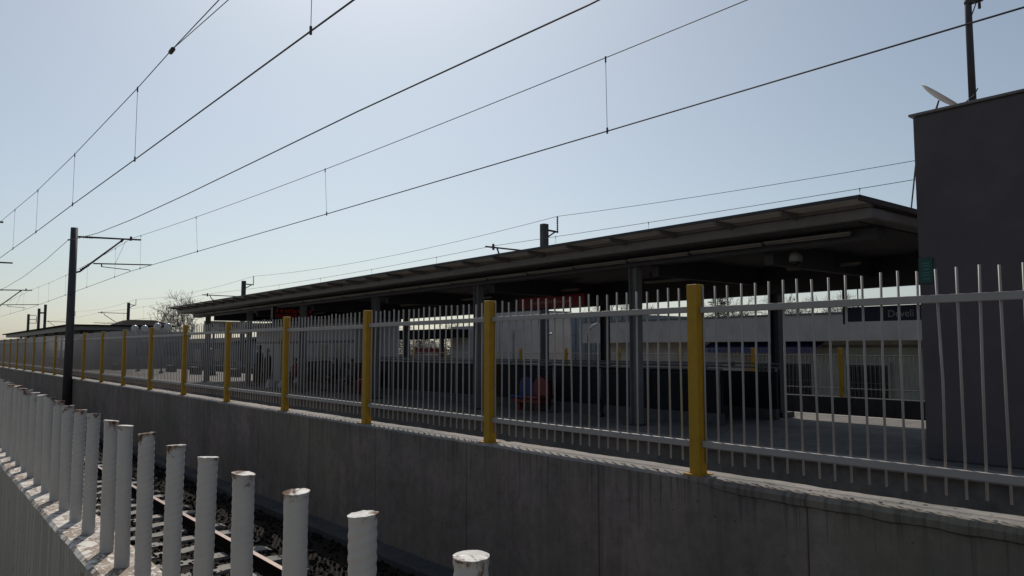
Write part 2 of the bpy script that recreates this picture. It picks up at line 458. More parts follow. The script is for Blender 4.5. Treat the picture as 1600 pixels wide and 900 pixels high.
# ------------------------------------------------------------------ yellow-posted fences
def steel_fence(x, zb, zt, zr_lo, zr_hi, zp0, zp1, ypost, npan, per, root, rail_h, nsingle, prad, post_w, paint='white'):
    front = x - .055
    for k in range(npan+1):
        y = ypost[0] + k*ypost[1]
        mb = MB(); mb.box(x-post_w/2, x+post_w/2, y-post_w/2, y+post_w/2, zb-.02, zt)
        p = mb.build('post', M['yellow'], root, bevel=.006)
        MB().box(x-post_w*.85, x+post_w*.85, y-post_w*.85, y+post_w*.85, zb-.012, zb+.012).build('foot_plate', M['yellow'], p)
    singles = []; rest = MB(); cnt = 0
    for k in range(npan):
        ya = ypost[0] + k*ypost[1] + post_w/2 + .002; yb = ypost[0] + (k+1)*ypost[1] - post_w/2 - .002
        dz = random.uniform(-.012, .012); dz2 = random.uniform(-.012,.012)
        for z, d in ((zr_lo, dz), (zr_hi, dz2)):
            MB().box(x-.018, x+.018, ya, yb, z-rail_h/2+d, z+rail_h/2+d).build('rail', M[paint], root, bevel=.004)
        st = ypost[1]/per
        for j in range(per):
            y = ypost[0] + k*ypost[1] + st*(j+.5)
            if abs(y-ya) < post_w*.3 or abs(y-yb) < post_w*.3: pass
            tl = random.gauss(0, .008); b = random.gauss(0,.012) if random.random() < .12 else 0
            mb = MB() if cnt < nsingle else rest
            a0 = zp0 + random.uniform(-.008,.008); a1 = zp1 + random.uniform(-.012,.012)
            mid = (a0+a1)/2
            mb.tube([(x+.029, y-tl*.7, a0), (x+.029, y+b, mid), (x+.029, y+tl, a1)], prad, 7)
            if cnt < nsingle: mb.build('picket', M[paint], root, fix=False)
            cnt += 1
    if rest.v: tag(rest.build('pickets', M[paint], root, fix=False), kind='stuff')
t = thing('steel_fence', (5.72, 10, WT), 'white picket fence with ochre yellow posts along the retaining wall top', 'fence')
steel_fence(5.72, WT, .585, -.852, .352, -1.015, .565, (1.30, 3.075), 24, 23, t, .056, 100, .0095, .112)

# second fence, on the wall beyond the far track
t = thing('retaining_wall', (22.7, 20, -2.93), 'dark retaining wall beyond the far track, in front of the station building', 'wall')
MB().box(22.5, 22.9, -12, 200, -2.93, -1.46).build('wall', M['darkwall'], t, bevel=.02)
t = thing('steel_fence', (22.7, 20, -1.46), 'thin far fence with yellow posts on the dark wall before the station building', 'fence')
steel_fence(22.7, -1.46, .03, -1.20, -.20, -1.3, -.18, (2.78, 3.06), 16, 22, t, .03, 100, .0055, .10, 'greywhite')

# ------------------------------------------------------------------ platform
PT = -1.6
p = MB(); p.box(11.2, 17.9, -25, 150, -2.93, PT-.12); p.box(11.05, 18.05, -25, 150, PT-.12, PT)
struct('platform', p, M['platform'])
MB()
p = MB(); p.box(11.055, 11.35, -25, 150, PT+.002, PT+.006); p.box(17.75, 18.045, -25, 150, PT+.002, PT+.006)
struct('platform_edge', p, M['cap'])

# ------------------------------------------------------------------ grey block at the right
t = thing('service_block', (13.4, 0, PT), 'plain dark grey windowless block with a thin flat roof slab at the right', 'building')
MB().box(11.8, 15.2, -4, 4.97, PT, 3.47).build('wall', M['block'], t, bevel=.03)
MB().box(11.765, 15.24, -4.04, 5.015, 3.472, 3.512).build('roof_slab', M['coping'], t, bevel=.01)
t = thing('notice_plate', (11.78, 4.86, .95), 'small dark green notice plate near the block corner', 'sign')
MB().box(11.77, 11.797, 4.76, 4.955, .955, 1.325).build('plate', M['green'], t, bevel=.004)
mb = MB()
for z in (1.25, 1.21, 1.16, 1.11, 1.07, 1.02): mb.box(11.766, 11.769, 4.80, 4.915-.02*random.random(), z-.008, z+.008)
mb.build('faded_lines', plain('faded print', (.05,.16,.13), .5, .1, 5), t)
# dish, seen almost edge-on
fwd = Vector((math.sin(R(39.15)), math.cos(R(39.15)), 0)); rgt = Vector((fwd.y, -fwd.x, 0))
vl = Vector((13.0,4.77,3.99)).normalized(); vr = vl.cross(Vector((0,0,1))).normalized(); vu = vr.cross(vl)
dn = (vr*.64 + vu*.77 + vl*.06).normalized()
rot = Vector((0,0,1)).rotation_difference(dn).to_matrix()
dc = Vector((13.0, 4.77, 3.99)) - rgt*.26 + Vector((0,0,-.01))
t = thing('satellite_dish', (13.0, 4.8, 3.53), 'pale satellite dish tilted up on the grey block roof', 'satellite dish')
prof = [(1.2*a_, 1.2*b_) for a_, b_ in [(0.001,.0),(.1,.004),(.2,.018),(.26,.035),(.305,.052),(.31,.058),(.30,.06),(.25,.045),(.19,.03),(.1,.016),(.001,.012)]]
MB().lathe(dc - dn*.05, prof, 28, rot=rot).build('reflector', M['dish'], t)
mb = MB(); a = dc + rot @ Vector((.0,-.33,.03)); e = dc + dn*.42
pts = [a.lerp(e, i/6) + rot @ Vector((0,-.06*math.sin(math.pi*i/6),0)) for i in range(7)]
low = min(((dc + rot @ Vector((.35*math.cos(q), .35*math.sin(q), .06))) for q in [i*.1 for i in range(63)]), key=lambda v: v.z)
mb.tube([low, low+dn*.16+rgt*.06, low+dn*.28+rgt*.03], .009, 7)
mb.build('feed_arm', M['mast'], t)
MB().tube([dc - dn*.06, dc - dn*.12 - Vector((0,0,.08)), (dc.x-.1, dc.y, 3.53)], .016, 8).build('mount', M['mast'], t)
# pole on the roof
t = thing('roof_pole', (13.05, 4.42, 3.53), 'tall thin dark pole rising from the grey block roof', 'pole')
MB().tube([(12.95,4.54,3.50),(12.95,4.54,6.6)], [.056,.047], 12).build('shaft', M['mast'], t)
mb = MB(); mb.box(12.9,13.0,4.34,4.58,5.40,5.44); mb.tube([(12.95,4.38,5.28),(12.95,4.38,5.52)], .022, 8); mb.tube([(12.95,4.41,5.42),(12.95,4.5,5.2)], .009, 6)
mb.build('clamp_bracket', M['insul'], t)
# thin stay from canopy to block
tag(MB().tube([(13.0,5.55,2.3),(11.9,4.99,2.75)], .012, 6).build('stay_rod', M['mast'], org=(13,5.55,2.3)), 'thin dark stay rod between canopy end and grey block', 'rod')

# ------------------------------------------------------------------ platform canopy
def zo(y): return -.0049*(y-5.45)
def shear(mb, f=zo):
    mb.v = [(p[0], p[1], p[2]+f(p[1])) for p in mb.v]; return mb
cy0, cy1 = 5.45, 41.3
t = thing('platform_canopy', (14.5, 22, PT), 'long flat grey steel canopy over the island platform', 'canopy')
mb = MB(); mb.box(11.0, 18.05, cy0, cy1, 2.215, 2.245); shear(mb).build('roof_sheet', M['steel_light'], t)
mb = MB(); mb.box(11.0,18.05,cy0-.035,cy0-.003,2.18,2.262); mb.box(10.965,10.998,cy0-.035,cy1,2.205,2.255); shear(mb).build('edge_flashing', M['steel_dark'], t)
mb = MB(); mb.box(11.5, 17.75, cy0+.04, cy1-.05, 1.975, 2.155); shear(mb).build('fascia_box', M['steel'], t, bevel=.03)
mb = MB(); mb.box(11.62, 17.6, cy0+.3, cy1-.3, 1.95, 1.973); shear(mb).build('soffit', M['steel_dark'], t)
k = 0; y = cy0+.03
while y < cy1-.05:
    mb = MB(); mb.prism([(11.02,2.213),(11.02,2.165),(11.5,2.10),(11.5,2.213)], 'Y', y-.03, y+.03)
    if k: shear(mb).build('outrigger', M['steel'], t)
    y += 1.252; k += 1
mb = MB(); mb.box(11.5,11.56,cy0+.04,cy1,2.157,2.213); shear(mb).build('purlin', M['steel'], t)
# deep rear girder, front girder and cross beams
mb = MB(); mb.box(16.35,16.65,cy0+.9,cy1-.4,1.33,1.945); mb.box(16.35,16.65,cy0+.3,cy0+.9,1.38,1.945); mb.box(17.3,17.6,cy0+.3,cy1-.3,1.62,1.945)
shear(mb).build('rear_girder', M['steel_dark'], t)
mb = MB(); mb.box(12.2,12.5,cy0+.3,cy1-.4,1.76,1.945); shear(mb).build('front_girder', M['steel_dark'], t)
for y in (7.9, 10.6, 16.2, 21.8, 27.4, 33.0, 38.6):
    mb = MB(); mb.box(12.52,16.33,y-.09,y+.09,1.55,1.948); shear(mb).build('cross_beam', M['steel_dark'], t)
fy = [11.0,16.6,22.2,27.8,33.4,39.0]; ry = [10.25,15.9,21.5,27.1,32.7,38.4]
for y in fy:
    c = MB().hsec(12.35, y, PT, 1.76+zo(y), .2, .2).build('column', M['steel'], t)
    MB().box(12.15,12.55,y-.2,y+.2,PT,PT+.03).build('base_plate', M['steel_dark'], c)
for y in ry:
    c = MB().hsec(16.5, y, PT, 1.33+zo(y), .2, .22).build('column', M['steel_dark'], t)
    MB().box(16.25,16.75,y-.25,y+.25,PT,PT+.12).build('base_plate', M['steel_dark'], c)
# brackets and pale cable tray along the front
mb = MB(); mb.box(12.22,12.34,cy0+.5,cy1-1,1.905,1.94); shear(mb).build('cable_tray', M['steel'], t)

# strip lights in two rows
k = 0
for x, z, y0, n, st, ln in ((12.05, 1.86, 6.1, 21, 1.62, 1.58), (14.95, 1.70, 7.4, 8, 4.0, 1.6)):
    for i in range(n):
        ya = y0 + st*i; o = zo(ya)
        row = 'front' if x < 13 else 'inner'
        r = thing('strip_light', (x, ya, z+o), 'pale unlit strip light in the %s row under the platform canopy' % row, 'lamp', '%s row of strip lights under the canopy' % row)
        MB().box(x-.05,x+.05,ya,ya+ln,z+o,z+o+.04).build('housing', M['lamp'], r, bevel=.01)
        MB().tube([(x,ya+.02,z+o-.012),(x,ya+ln-.02,z+o-.012)], .016, 8).build('tube', M['lamp'], r)
        top = 1.955+zo(ya)
        for yy in (ya+.2, ya+ln-.2): MB().box(x-.012,x+.012,yy-.012,yy+.012,z+o+.041,top).build('hanger', M['steel_dark'], r)

# dome camera
t = thing('dome_camera', (12.6,7.41,1.46), 'pale dome surveillance camera hanging under the canopy near its right end', 'security camera')
MB().tube([(12.6,7.41,1.72),(12.6,7.41,1.95)], .022, 10).build('stem', M['lamp'], t)
MB().lathe((12.6,7.41,1.555), [(.1,0),(.112,.01),(.118,.09),(.10,.14),(.05,.17),(.03,.19)], 24).build('housing', M['lamp'], t)
MB().lathe((12.6,7.41,1.555), [(.002,-.085),(.04,-.078),(.07,-.055),(.086,-.02),(.09,-.002)], 24).build('dome', M['black'], t)

def hang_sign(name, label, cat, x0, x1, y0, y1, z0, z1, mat, group=None):
    r = thing(name, ((x0+x1)/2,(y0+y1)/2,z0), label, cat, group)
    MB().box(x0,x1,y0,y1,z0,z1).build('panel', mat, r, bevel=.006)
    for f in (.12,.88):
        if x1-x0 > y1-y0: xx = x0+(x1-x0)*f; yy = (y0+y1)/2
        else: xx = (x0+x1)/2; yy = y0+(y1-y0)*f
        MB().tube([(xx,yy,z1),(xx,yy,1.95+zo(yy))], .014, 6).build('hanger', M['steel_dark'], r)
    return r
def text(body, size, loc, rot, mat, parent, name='lettering', align='LEFT', ext=.004):
    cu = bpy.data.curves.new(name, 'FONT'); cu.body = body; cu.size = size; cu.extrude = ext; cu.align_x = align
    o = bpy.data.objects.new(name, cu); col.objects.link(o)
    dg = bpy.context.evaluated_depsgraph_get(); me = bpy.data.meshes.new_from_object(o.evaluated_get(dg))
    bpy.data.objects.remove(o); me.materials.clear(); me.materials.append(mat)
    q = bpy.data.objects.new(name, me); col.objects.link(q)
    q.parent = parent; q.location = Vector(loc)-Vector(parent.location); q.rotation_euler = rot
    return q
FACE = (R(90),0,R(-90))     # text on a face that looks towards -X
s = hang_sign('name_board', 'navy station name board with grey lettering under the canopy beside the grey block', 'sign', 16.68,16.74,6.4,8.62,.60,.925,M['navy'])
text('Develi', .215, (16.675, 7.70, .68), FACE, M['letters'], s)
MB().box(16.66,16.76,8.625,8.69,.55,1.34).build('end_post', M['steel_dark'], s)
s = hang_sign('banner_sign', 'long red banner sign hanging under the middle of the canopy', 'sign', 15.0,15.06,15.25,18.1,1.20,1.535,M['redsign'])
mb = MB()      # worn lettering no one can read: rows of short strokes
for i in range(16):
    y = 17.4 - i*.1; h = random.uniform(.05,.10)
    mb.box(14.995,14.998,y-.035,y+.02,1.32,1.32+h)
mb.build('faded_lettering', plain('faded lettering', (.5,.22,.18), .5,.1,4), s)
MB().box(14.98,15.01,15.0,16.6,1.165,1.18).build('lower_trim', M['lamp'], s)
s = hang_sign('display_board', 'dark departure display with dim red dot lettering under the canopy', 'display', 12.02,13.75,30.0,30.18,1.20,1.68,M['black'])
mb = MB(); rnd = random.Random(3)
for row in range(2):
    x = 12.14
    while x < 13.6:
        w = rnd.choice((3,4,5))
        for cx in range(w):
            for cz in range(6):
                if rnd.random() < .55:
                    X = x+cx*.024; Z = 1.26+row*.2+cz*.024
                    mb.box(X,X+.016,29.993,29.998,Z,Z+.016)
        x += w*.024 + rnd.choice((.03,.03,.09))
mb.build('dots', M['led'], s)
s = hang_sign('direction_sign', 'pale hanging direction sign with arrow near the far canopy end', 'sign', 13.0,14.25,36.6,36.68,.86,1.24,M['signface'])
mb = MB(); mb.box(13.75,13.98,36.594,36.598,1.04,1.075); mb.add([(13.97,36.596,1.13),(13.97,36.596,.98),(14.08,36.596,1.055)],[(0,1,2)]); mb.box(13.3,13.36,36.594,36.598,1.03,1.09); mb.box(13.45,13.52,36.594,36.598,1.03,1.09)
mb.build('arrow', M['black'], s)
s = hang_sign('direction_sign', 'larger pale hanging sign with blue lines at the far canopy end', 'sign', 12.55,14.9,40.2,40.28,.78,1.42,M['signface'])
mb = MB(); mb.lathe((12.95,40.196,1.18), [(.09,0),(.09,.003)], 16, rot=Matrix.Rotation(R(90),3,'X'))
for zz in (1.27,1.17,.93):
    x = 13.3
    while x < 14.7:
        w = random.uniform(.05,.12); mb.box(x,x+w,40.194,40.198,zz-.05,zz+.04); x += w+.03
mb.build('blue_lines', plain('sign print', (.05,.055,.14), .5,.1,4), s)
# round opal and dark clocks etc. below

# ------------------------------------------------------------------ stair enclosure on the platform
t = thing('stair_enclosure', (14.6,20,PT), 'long dark low stair enclosure with double handrail on the platform', 'stair enclosure')
mb = MB()
for x0,x1,y0,y1 in ((13.6,13.75,9.8,31),(15.65,15.8,9.8,31),(13.76,15.64,30.85,31)): mb.box(x0,x1,y0,y1,PT,PT+.24)
mb.build('kerb', M['platside'], t, bevel=.01)
for x in (13.675, 15.725):
    mb = MB(); mb.box(x-.03,x+.03,9.8,30.84,PT+.242,-.52); mb.build('panel', M['glassdark'], t)
MB().box(13.8,15.6,30.9,30.95,PT+.242,-.52).build('panel', M['glassdark'], t)
for x in (13.62, 15.78):
    mb = MB()
    for z in (-.345,-.43): mb.tube([(x,9.75,z),(x,31,z)], .02, 8)
    mb.build('handrail', M['steel'], t)
    for k in range(12):
        y = 9.85+k*1.92; MB().box(x-.02,x+.02,y-.025,y+.025,PT+.243,-.44).build('handrail_post', M['steel'], t)
# slim posts before it
for i, (y, lab) in enumerate(((12.9,'slim white post on dark foot well right of the red and blue seats'),(14.55,'slim white post on dark foot touching the red seat side'))):
    r = thing('slim_post', (13.2,y,PT), lab, 'post')
    MB().tube([(13.2,y,-1.2),(13.2,y,-.46)], .018, 8).build('shaft', M['lamp'], r)
    MB().lathe((13.2,y,PT), [(.09,0),(.1,.04),(.07,.08),(.06,.2),(.085,.25),(.06,.3),(.03,.42)], 14).build('foot', M['black'], r)
# blue and red shells
r = thing('seat_pair', (13.1,15.4,PT), 'rounded blue seat joined to a rounded red seat on a red base', 'seat')
def shell(y0,y1,mat):
    w = (y1-y0)/2; c = (y0+y1)/2; o = [(c-w,-1.30),(c+w,-1.30)]
    for i in range(11):
        a = math.pi*i/10; o.append((c+w*math.cos(a)*(.98), -.98 + .25*math.sin(a)))
    mb = MB(); mb.prism(o,'X',13.24,13.36); mb.box(12.9,13.24,c-w*.95,c+w*.95,-1.29,-1.2)
    return mb
shell(15.40,15.96,M['blue']).build('blue_seat', M['blue'], r, bevel=.02)
shell(14.82,15.39,M['red']).build('red_seat', M['red'], r, bevel=.02)
mb = MB(); mb.box(12.95,13.3,14.85,15.95,-1.40,-1.302); mb.box(13.05,13.2,15.0,15.1,PT,-1.4); mb.box(13.05,13.2,15.7,15.8,PT,-1.4)
mb.build('base', M['red'], r, bevel=.01)

# ------------------------------------------------------------------ kiosk under the canopy
t = thing('platform_kiosk', (16,34,PT), 'pale grey panelled kiosk under the far half of the canopy', 'building')
MB().box(15.0,17.0,28.6,39.5,PT,1.1).build('wall', M['kiosk'], t, bevel=.02)
MB().box(14.9,17.1,28.5,39.6,1.102,1.30).build('roof', M['kiosk_band'], t, bevel=.01)
MB().box(14.975,14.998,28.7,39.4,.25,.36).build('band', M['kiosk_band'], t)
for y in (29.3, 31.2, 33.2):
    MB().box(14.98,14.998,y,y+1.0,-.55,.2).build('window', M['window'], t)
d = MB().box(14.975,14.998,35.4,36.4,PT+.02,.45).build('door', M['kiosk_band'], t)
MB().tube([(14.95,36.25,-.6),(14.95,36.25,-.45)], .012, 6).build('handle', M['lamp'], d)
for y in (30.5,32.6,34.8,37.2): MB().box(14.985,14.9985,y-.015,y+.015,PT+.01,.24).build('panel_joint', M['kiosk_band'], t)

# ------------------------------------------------------------------ people
def skin_obj(name, verts, edges, radii, mat, parent, sub=2, root=0):
    me = bpy.data.meshes.new(name); off = Vector(parent.location)
    me.from_pydata([Vector(v)-off for v in verts], edges, [])
    o = bpy.data.objects.new(name, me); col.objects.link(o); o.parent = parent
    sm = o.modifiers.new('skin','SKIN')
    for i, rr in enumerate(radii):
        me.skin_vertices[0].data[i].radius = (rr if isinstance(rr, tuple) else (rr, rr)); me.skin_vertices[0].data[i].use_root = (i == root)
    ss = o.modifiers.new('sub','SUBSURF'); ss.levels = sub; ss.render_levels = sub
    me.materials.append(mat); return o
def person(loc, yaw, h, label, coat, seated=False, arm_bag=False):
    r = thing('person', loc, label, 'person')
    S = h/1.72; rm = Matrix.Rotation(yaw,3,'Z')
    def T(p): return Vector(loc) + rm @ (Vector(p)*S)
    if not seated:
        J = [(0,0,.93),(0,0,1.12),(0,.01,1.32),(0,.0,1.43),(0,.01,1.53),(0,.03,1.60),(0,.03,1.67),
             (.09,0,.86),(.10,.02,.48),(.10,-.03,.09),(.11,.10,.04),
             (-.09,0,.86),(-.11,-.02,.48),(-.11,-.06,.09),(-.12,.07,.04),
             (.18,0,1.40),(.23,-.02,1.14),(.22,.06,.90),(.22,.08,.83),
             (-.18,0,1.40),(-.23,-.02,1.14),(-.22,.08,.92),(-.22,.12,.84)]
    else:
        J = [(0,0,.50),(0,-.02,.68),(0,-.01,.88),(0,.0,.99),(0,.02,1.09),(0,.05,1.16),(0,.05,1.22),
             (.09,.04,.49),(.11,.42,.50),(.11,.44,.10),(.11,.54,.05),
             (-.09,.04,.49),(-.11,.42,.50),(-.11,.44,.10),(-.11,.54,.05),
             (.18,0,.96),(.23,.02,.72),(.15,.24,.60),(.10,.30,.58),
             (-.18,0,.96),(-.23,.02,.72),(-.15,.24,.60),(-.10,.30,.58)]
    E = [(0,1),(1,2),(2,3),(3,4),(4,5),(5,6),(0,7),(7,8),(8,9),(9,10),(0,11),(11,12),(12,13),(13,14),(2,15),(15,16),(16,17),(17,18),(2,19),(19,20),(20,21),(21,22)]
    rad = [(.15,.11),(.14,.10),(.16,.11),(.07,.06),(.055,.055),(.085,.095),(.075,.085),.085,.06,.042,.035,.085,.06,.042,.035,.06,.047,.036,.03,.06,.047,.036,.03]
    rad = [tuple(x*S for x in q) if isinstance(q,tuple) else q*S for q in rad]
    skin_obj('body', [T(p) for p in J], E, rad, coat, r)
    hz = 1.61 if not seated else 1.17; hy = .035 if not seated else .055
    # face, hair, nose, ears
    mb = MB(); c = Vector((0,hy,hz))
    prof = [(.001,-.115),(.045,-.105),(.07,-.07),(.082,-.02),(.085,.03),(.075,.075),(.045,.105),(.001,.115)]
    mb.lathe((0,0,0), prof, 16); mb.v = [T(Vector((p[0]*.92, p[1]*1.08, p[2])) + c) for p in mb.v]
    n0 = len(mb.v)
    mb2 = MB(); mb2.lathe((0,0,0), [(.001,-.022),(.014,-.015),(.012,.005),(.004,.03)], 8); mb.add([T(Vector(p)+c+Vector((0,.092,-.01))) for p in mb2.v], mb2.f, True)
    for sx in (-1,1):
        mb2 = MB(); mb2.lathe((0,0,0), [(.001,-.03),(.012,-.02),(.014,.015),(.001,.03)], 8); mb.add([T(Vector(p)+c+Vector((sx*.08,0,0))) for p in mb2.v], mb2.f, True)
    mb.build('head', M['skin'], r)
    mb = MB(); mb.lathe((0,0,0), [(.088,-.05),(.094,.0),(.092,.045),(.078,.088),(.048,.117),(.001,.126)], 16)
    mb.v = [T(Vector((p[0]*.95, p[1]*1.08-.022, p[2]+.01)) + c) for p in mb.v]
    mb.build('hair', M['hair'], r)
    mb = MB()
    for sx in (-1,1): mb.lathe(c+Vector((sx*.033,.083,.012)), [(.001,-.006),(.009,0),(.001,.006)], 8)
    mb.lathe(c+Vector((0,.086,-.055)), [(.001,-.004),(.022,0),(.001,.004)], 8)
    mb.v = [T(p) for p in mb.v]; mb.build('face_features', M['hair'], r)
    # hands
    wr = [(J[17],J[18]),(J[21],J[22])]
    for a, b in wr:
        a = Vector(a); b = Vector(b); d = (b-a).normalized(); sd = d.cross(Vector((1,0,0))).normalized()
        vs = [b, b+d*.05]; ed = [(0,1)]; rr = [.026,.03]
        for k in range(4):
            i0 = len(vs); o = sd*(k-1.5)*.018; L = (.07,.082,.078,.062)[k]
            vs += [b+d*.075+o, b+d*(.075+L*.55)+o*1.05+Vector((-.004,0,0)), b+d*(.075+L*.9)+o+Vector((-.014 if a.x>0 else .014,0,0))]
            ed += [(1,i0),(i0,i0+1),(i0+1,i0+2)]; rr += [.0095,.0085,.007]
        i0 = len(vs); vs += [b+d*.03+sd*.035, b+d*.065+sd*.05]; ed += [(0,i0),(i0,i0+1)]; rr += [.011,.008]
        skin_obj('hand', [T(v) for v in vs], ed, [x*S for x in rr], M['skin'], r, 1)
    # coat hem / trousers
    if not seated:
        mb = MB(); mb.lathe((0,0,0), [(.27,.16),(.26,.5),(.24,.8),(.22,1.05),(.19,1.28),(.12,1.42)], 18); mb.v = [T((p[0]*1.05,p[1]*.8,p[2])) for p in mb.v]
        mb.build('coat_skirt', coat, r)
    return r
person((12.55,32.65,PT), R(40), 1.74, 'person in a black coat standing on the platform, the taller of a pair', M['coat'])
person((12.75,32.2,PT), R(60), 1.60, 'person in dark clothes standing close beside the taller black-coated one', plain('charcoal cloth',(.022,.02,.022),.9,.2,8))
t = thing('bench', (13.15,30.3,PT), 'low platform bench with dark slats and pale legs', 'bench')
MB().box(12.95,13.35,29.4,31.2,PT+.42,PT+.46).build('seat', M['steel_dark'], t, bevel=.006)
MB().box(13.33,13.37,29.4,31.2,PT+.55,PT+.85).build('backrest', M['steel_dark'], t, bevel=.006)
for y in (29.6,31.0):
    MB().box(12.98,13.36,y-.03,y+.03,PT,PT+.42).build('leg', M['lamp'], t); MB().box(13.372,13.40,y-.02,y+.02,PT+.3,PT+.8).build('back_support', M['lamp'], t)
person((13.18,30.35,PT), R(90), 1.65, 'person in dark red top sitting on the platform bench', M['redcloth'], seated=True)
t = thing('bench', (13.15,25.4,PT), 'long platform bench with three seated people left of the near columns', 'bench')
MB().box(12.95,13.35,23.7,27.3,PT+.42,PT+.46).build('seat', M['steel_dark'], t, bevel=.006)
MB().box(13.33,13.37,23.7,27.3,PT+.55,PT+.85).build('backrest', M['steel_dark'], t, bevel=.006)
for y in (23.9,25.5,27.1):
    MB().box(12.98,13.36,y-.03,y+.03,PT,PT+.42).build('leg', M['lamp'], t); MB().box(13.372,13.40,y-.02,y+.02,PT+.3,PT+.8).build('back_support', M['lamp'], t)
person((13.18,26.7,PT), R(95), 1.68, 'person in dark clothes sitting at the far end of the long platform bench', M['coat'], seated=True)
person((13.18,25.3,PT), R(85), 1.62, 'person in dark grey clothes sitting in the middle of the long bench', plain('grey cloth',(.045,.042,.045),.9,.2,8), seated=True)
person((13.18,24.2,PT), R(100), 1.66, 'person in dull red clothes sitting at the near end of the long bench', plain('dull red cloth',(.10,.016,.02),.9,.2,8), seated=True)
t = thing('shopping_bag', (12.5,31.2,PT), 'upright white bag on the platform between the standing and seated people', 'bag')
MB().prism([(12.33,PT),(12.67,PT),(12.63,PT+.34),(12.37,PT+.34)],'Y',31.1,31.3).build('bag_body', M['bag'], t, bevel=.015)
MB().tube([(12.42,31.2,PT+.34),(12.45,31.2,PT+.45),(12.55,31.2,PT+.45),(12.58,31.2,PT+.34)], .008, 6).build('handle', M['bag'], t)
t = thing('shopping_bag', (12.75,30.3,PT+.05), 'pale bundle at the feet of the person on the bench', 'bag')
mb = MB(); mb.lathe((12.62,30.35,PT), [(.14,0),(.17,.08),(.15,.2),(.06,.28),(.03,.33)], 14); mb.build('sack', M['bag'], t)

# ------------------------------------------------------------------ opal globe lamps
for x, y, lab in ((14.1,59.6,'twin globe lamp with white balls, the more distant of two past the canopy end'),(14.1,53.7,'twin globe lamp with white balls, the one closer to the canopy end')):
    r = thing('globe_lamp', (x,y,PT), lab, 'street lamp', 'twin globe lamps on the open platform')
    MB().tube([(x,y,PT),(x,y,1.15)], [.06,.045], 10).build('pole', M['steel_dark'], r)
    MB().lathe((x,y,PT), [(.16,0),(.16,.06),(.08,.16),(.06,.3)], 14).build('pole_foot', M['steel_dark'], r)
    MB().tube([(x-.33,y,1.22),(x-.2,y,1.1),(x+.2,y,1.1),(x+.33,y,1.22)], .022, 8).build('cross_arm', M['steel_dark'], r)
    for s in (-1,1):
        MB().lathe((x+s*.33,y,1.46), [(.06,-.235)]+[(.235*math.cos(a),.235*math.sin(a)) for a in [R(-80+16*i) for i in range(11)]], 18).build('globe', M['globe'], r)
t = thing('platform_post', (15.4,47.5,PT), 'slim dark post with one short pale arm and flared foot past the canopy end', 'post')
MB().tube([(15.4,47.5,PT),(15.4,47.5,1.2)], .04, 8).build('shaft', M['steel_dark'], t); MB().tube([(14.9,47.5,-.1),(15.4,47.5,.02)], .03, 8).build('arm', M['lamp'], t)
MB().lathe((15.4,47.5,PT), [(.25,0),(.1,.35),(.05,.5)], 12).build('foot', M['black'], t)
# low blocks and benches on the sunny platform
for i,(x,y) in enumerate(((15.6,44.5),(15.3,50.5),(15.6,57.0),(13.6,64.0))):
    r = thing('platform_bench', (x,y,PT), ['dark slatted bench on the sunny platform just past the canopy end','dark slatted bench on the sunny platform before the nearer globe lamp','dark slatted bench between the two twin globe lamps','dark slatted bench just before the second canopy'][i], 'bench', 'benches on the open platform')
    MB().box(x-.2,x+.2,y-.8,y+.8,PT+.42,PT+.46).build('seat', M['steel_dark'], r); MB().box(x+.2,x+.24,y-.8,y+.8,PT+.5,PT+.85).build('backrest', M['steel_dark'], r)
    for yy in (y-.6,y+.6): MB().box(x-.18,x+.22,yy-.04,yy+.04,PT,PT+.42).build('leg', M['steel_dark'], r)

# ------------------------------------------------------------------ second canopy further along
t = thing('far_canopy', (14.5,85,PT), 'second dark flat canopy further along the platform', 'canopy')
def zo2(y): return -.0034*(y-68.5)
mb = MB(); mb.box(11.0,19.0,68.6,112,1.83,1.93); shear(mb,zo2).build('roof', M['roofdark'], t)
mb = MB(); mb.box(11.3,18.8,68.9,111,1.5,1.828); shear(mb,zo2).build('fascia', M['steel'], t)
mb = MB(); mb.box(11.25,11.29,69,108,1.44,1.49); shear(mb,zo2).build('gutter', M['lamp'], t)
for i in range(7):
    for x in (12.4,16.6):
        y = 71+i*6; MB().hsec(x,y,PT,1.5+zo2(y),.2,.2).build('column', M['steel_dark'], t)
b = thing('ticket_hall', (15,74,PT), 'dark hall with a low hipped roof at the start of the second canopy', 'building')
MB().box(13.2,20.5,69.5,82,PT,1.45).build('wall', M['kiosk_band'], b)
mb = MB(); z0,z1 = 1.98,2.5; mb.add([(15.1,70.3,z0),(19.6,70.3,z0),(19.6,76,z0),(15.1,76,z0),(16.2,72,z1),(18.2,72,z1),(18.2,74.5,z1),(16.2,74.5,z1)],[(0,1,5,4),(1,2,6,5),(2,3,7,6),(3,0,4,7),(4,5,6,7),(3,2,1,0)])
mb.build('hip_roof', M['roofdark'], b)
for x in (14.0,16.2,18.4): MB().box(x,x+1.2,69.47,69.498,-.6,.6).build('window', M['window'], b)
tag(MB().box(12.6,13.0,70.6,73.4,.95,1.25).build('red_board', M['banner'], org=(12.8,72,.95)), 'dim red board hanging under the second canopy', 'sign')

sh = thing('long_shed', (26,80,GB_), 'long low dark shed across the tracks beyond the left end of the long canopy', 'building')
MB().box(24.2,31,56,112,GB_,.55).build('wall', M['greybld'], sh)
mb = MB(); mb.prism([(23.8,.552),(31.4,.552),(27.6,1.15)], 'Y', 70, 112.5); mb.prism([(23.8,.552),(31.4,.552),(31.4,.62),(23.8,.62)], 'Y', 55.5, 69.9); mb.build('roof', M['roofdark'], sh)
for y in range(60, 110, 6): MB().box(24.14,24.198,y,y+2.2,-1.2,0).build('window', M['window'], sh)
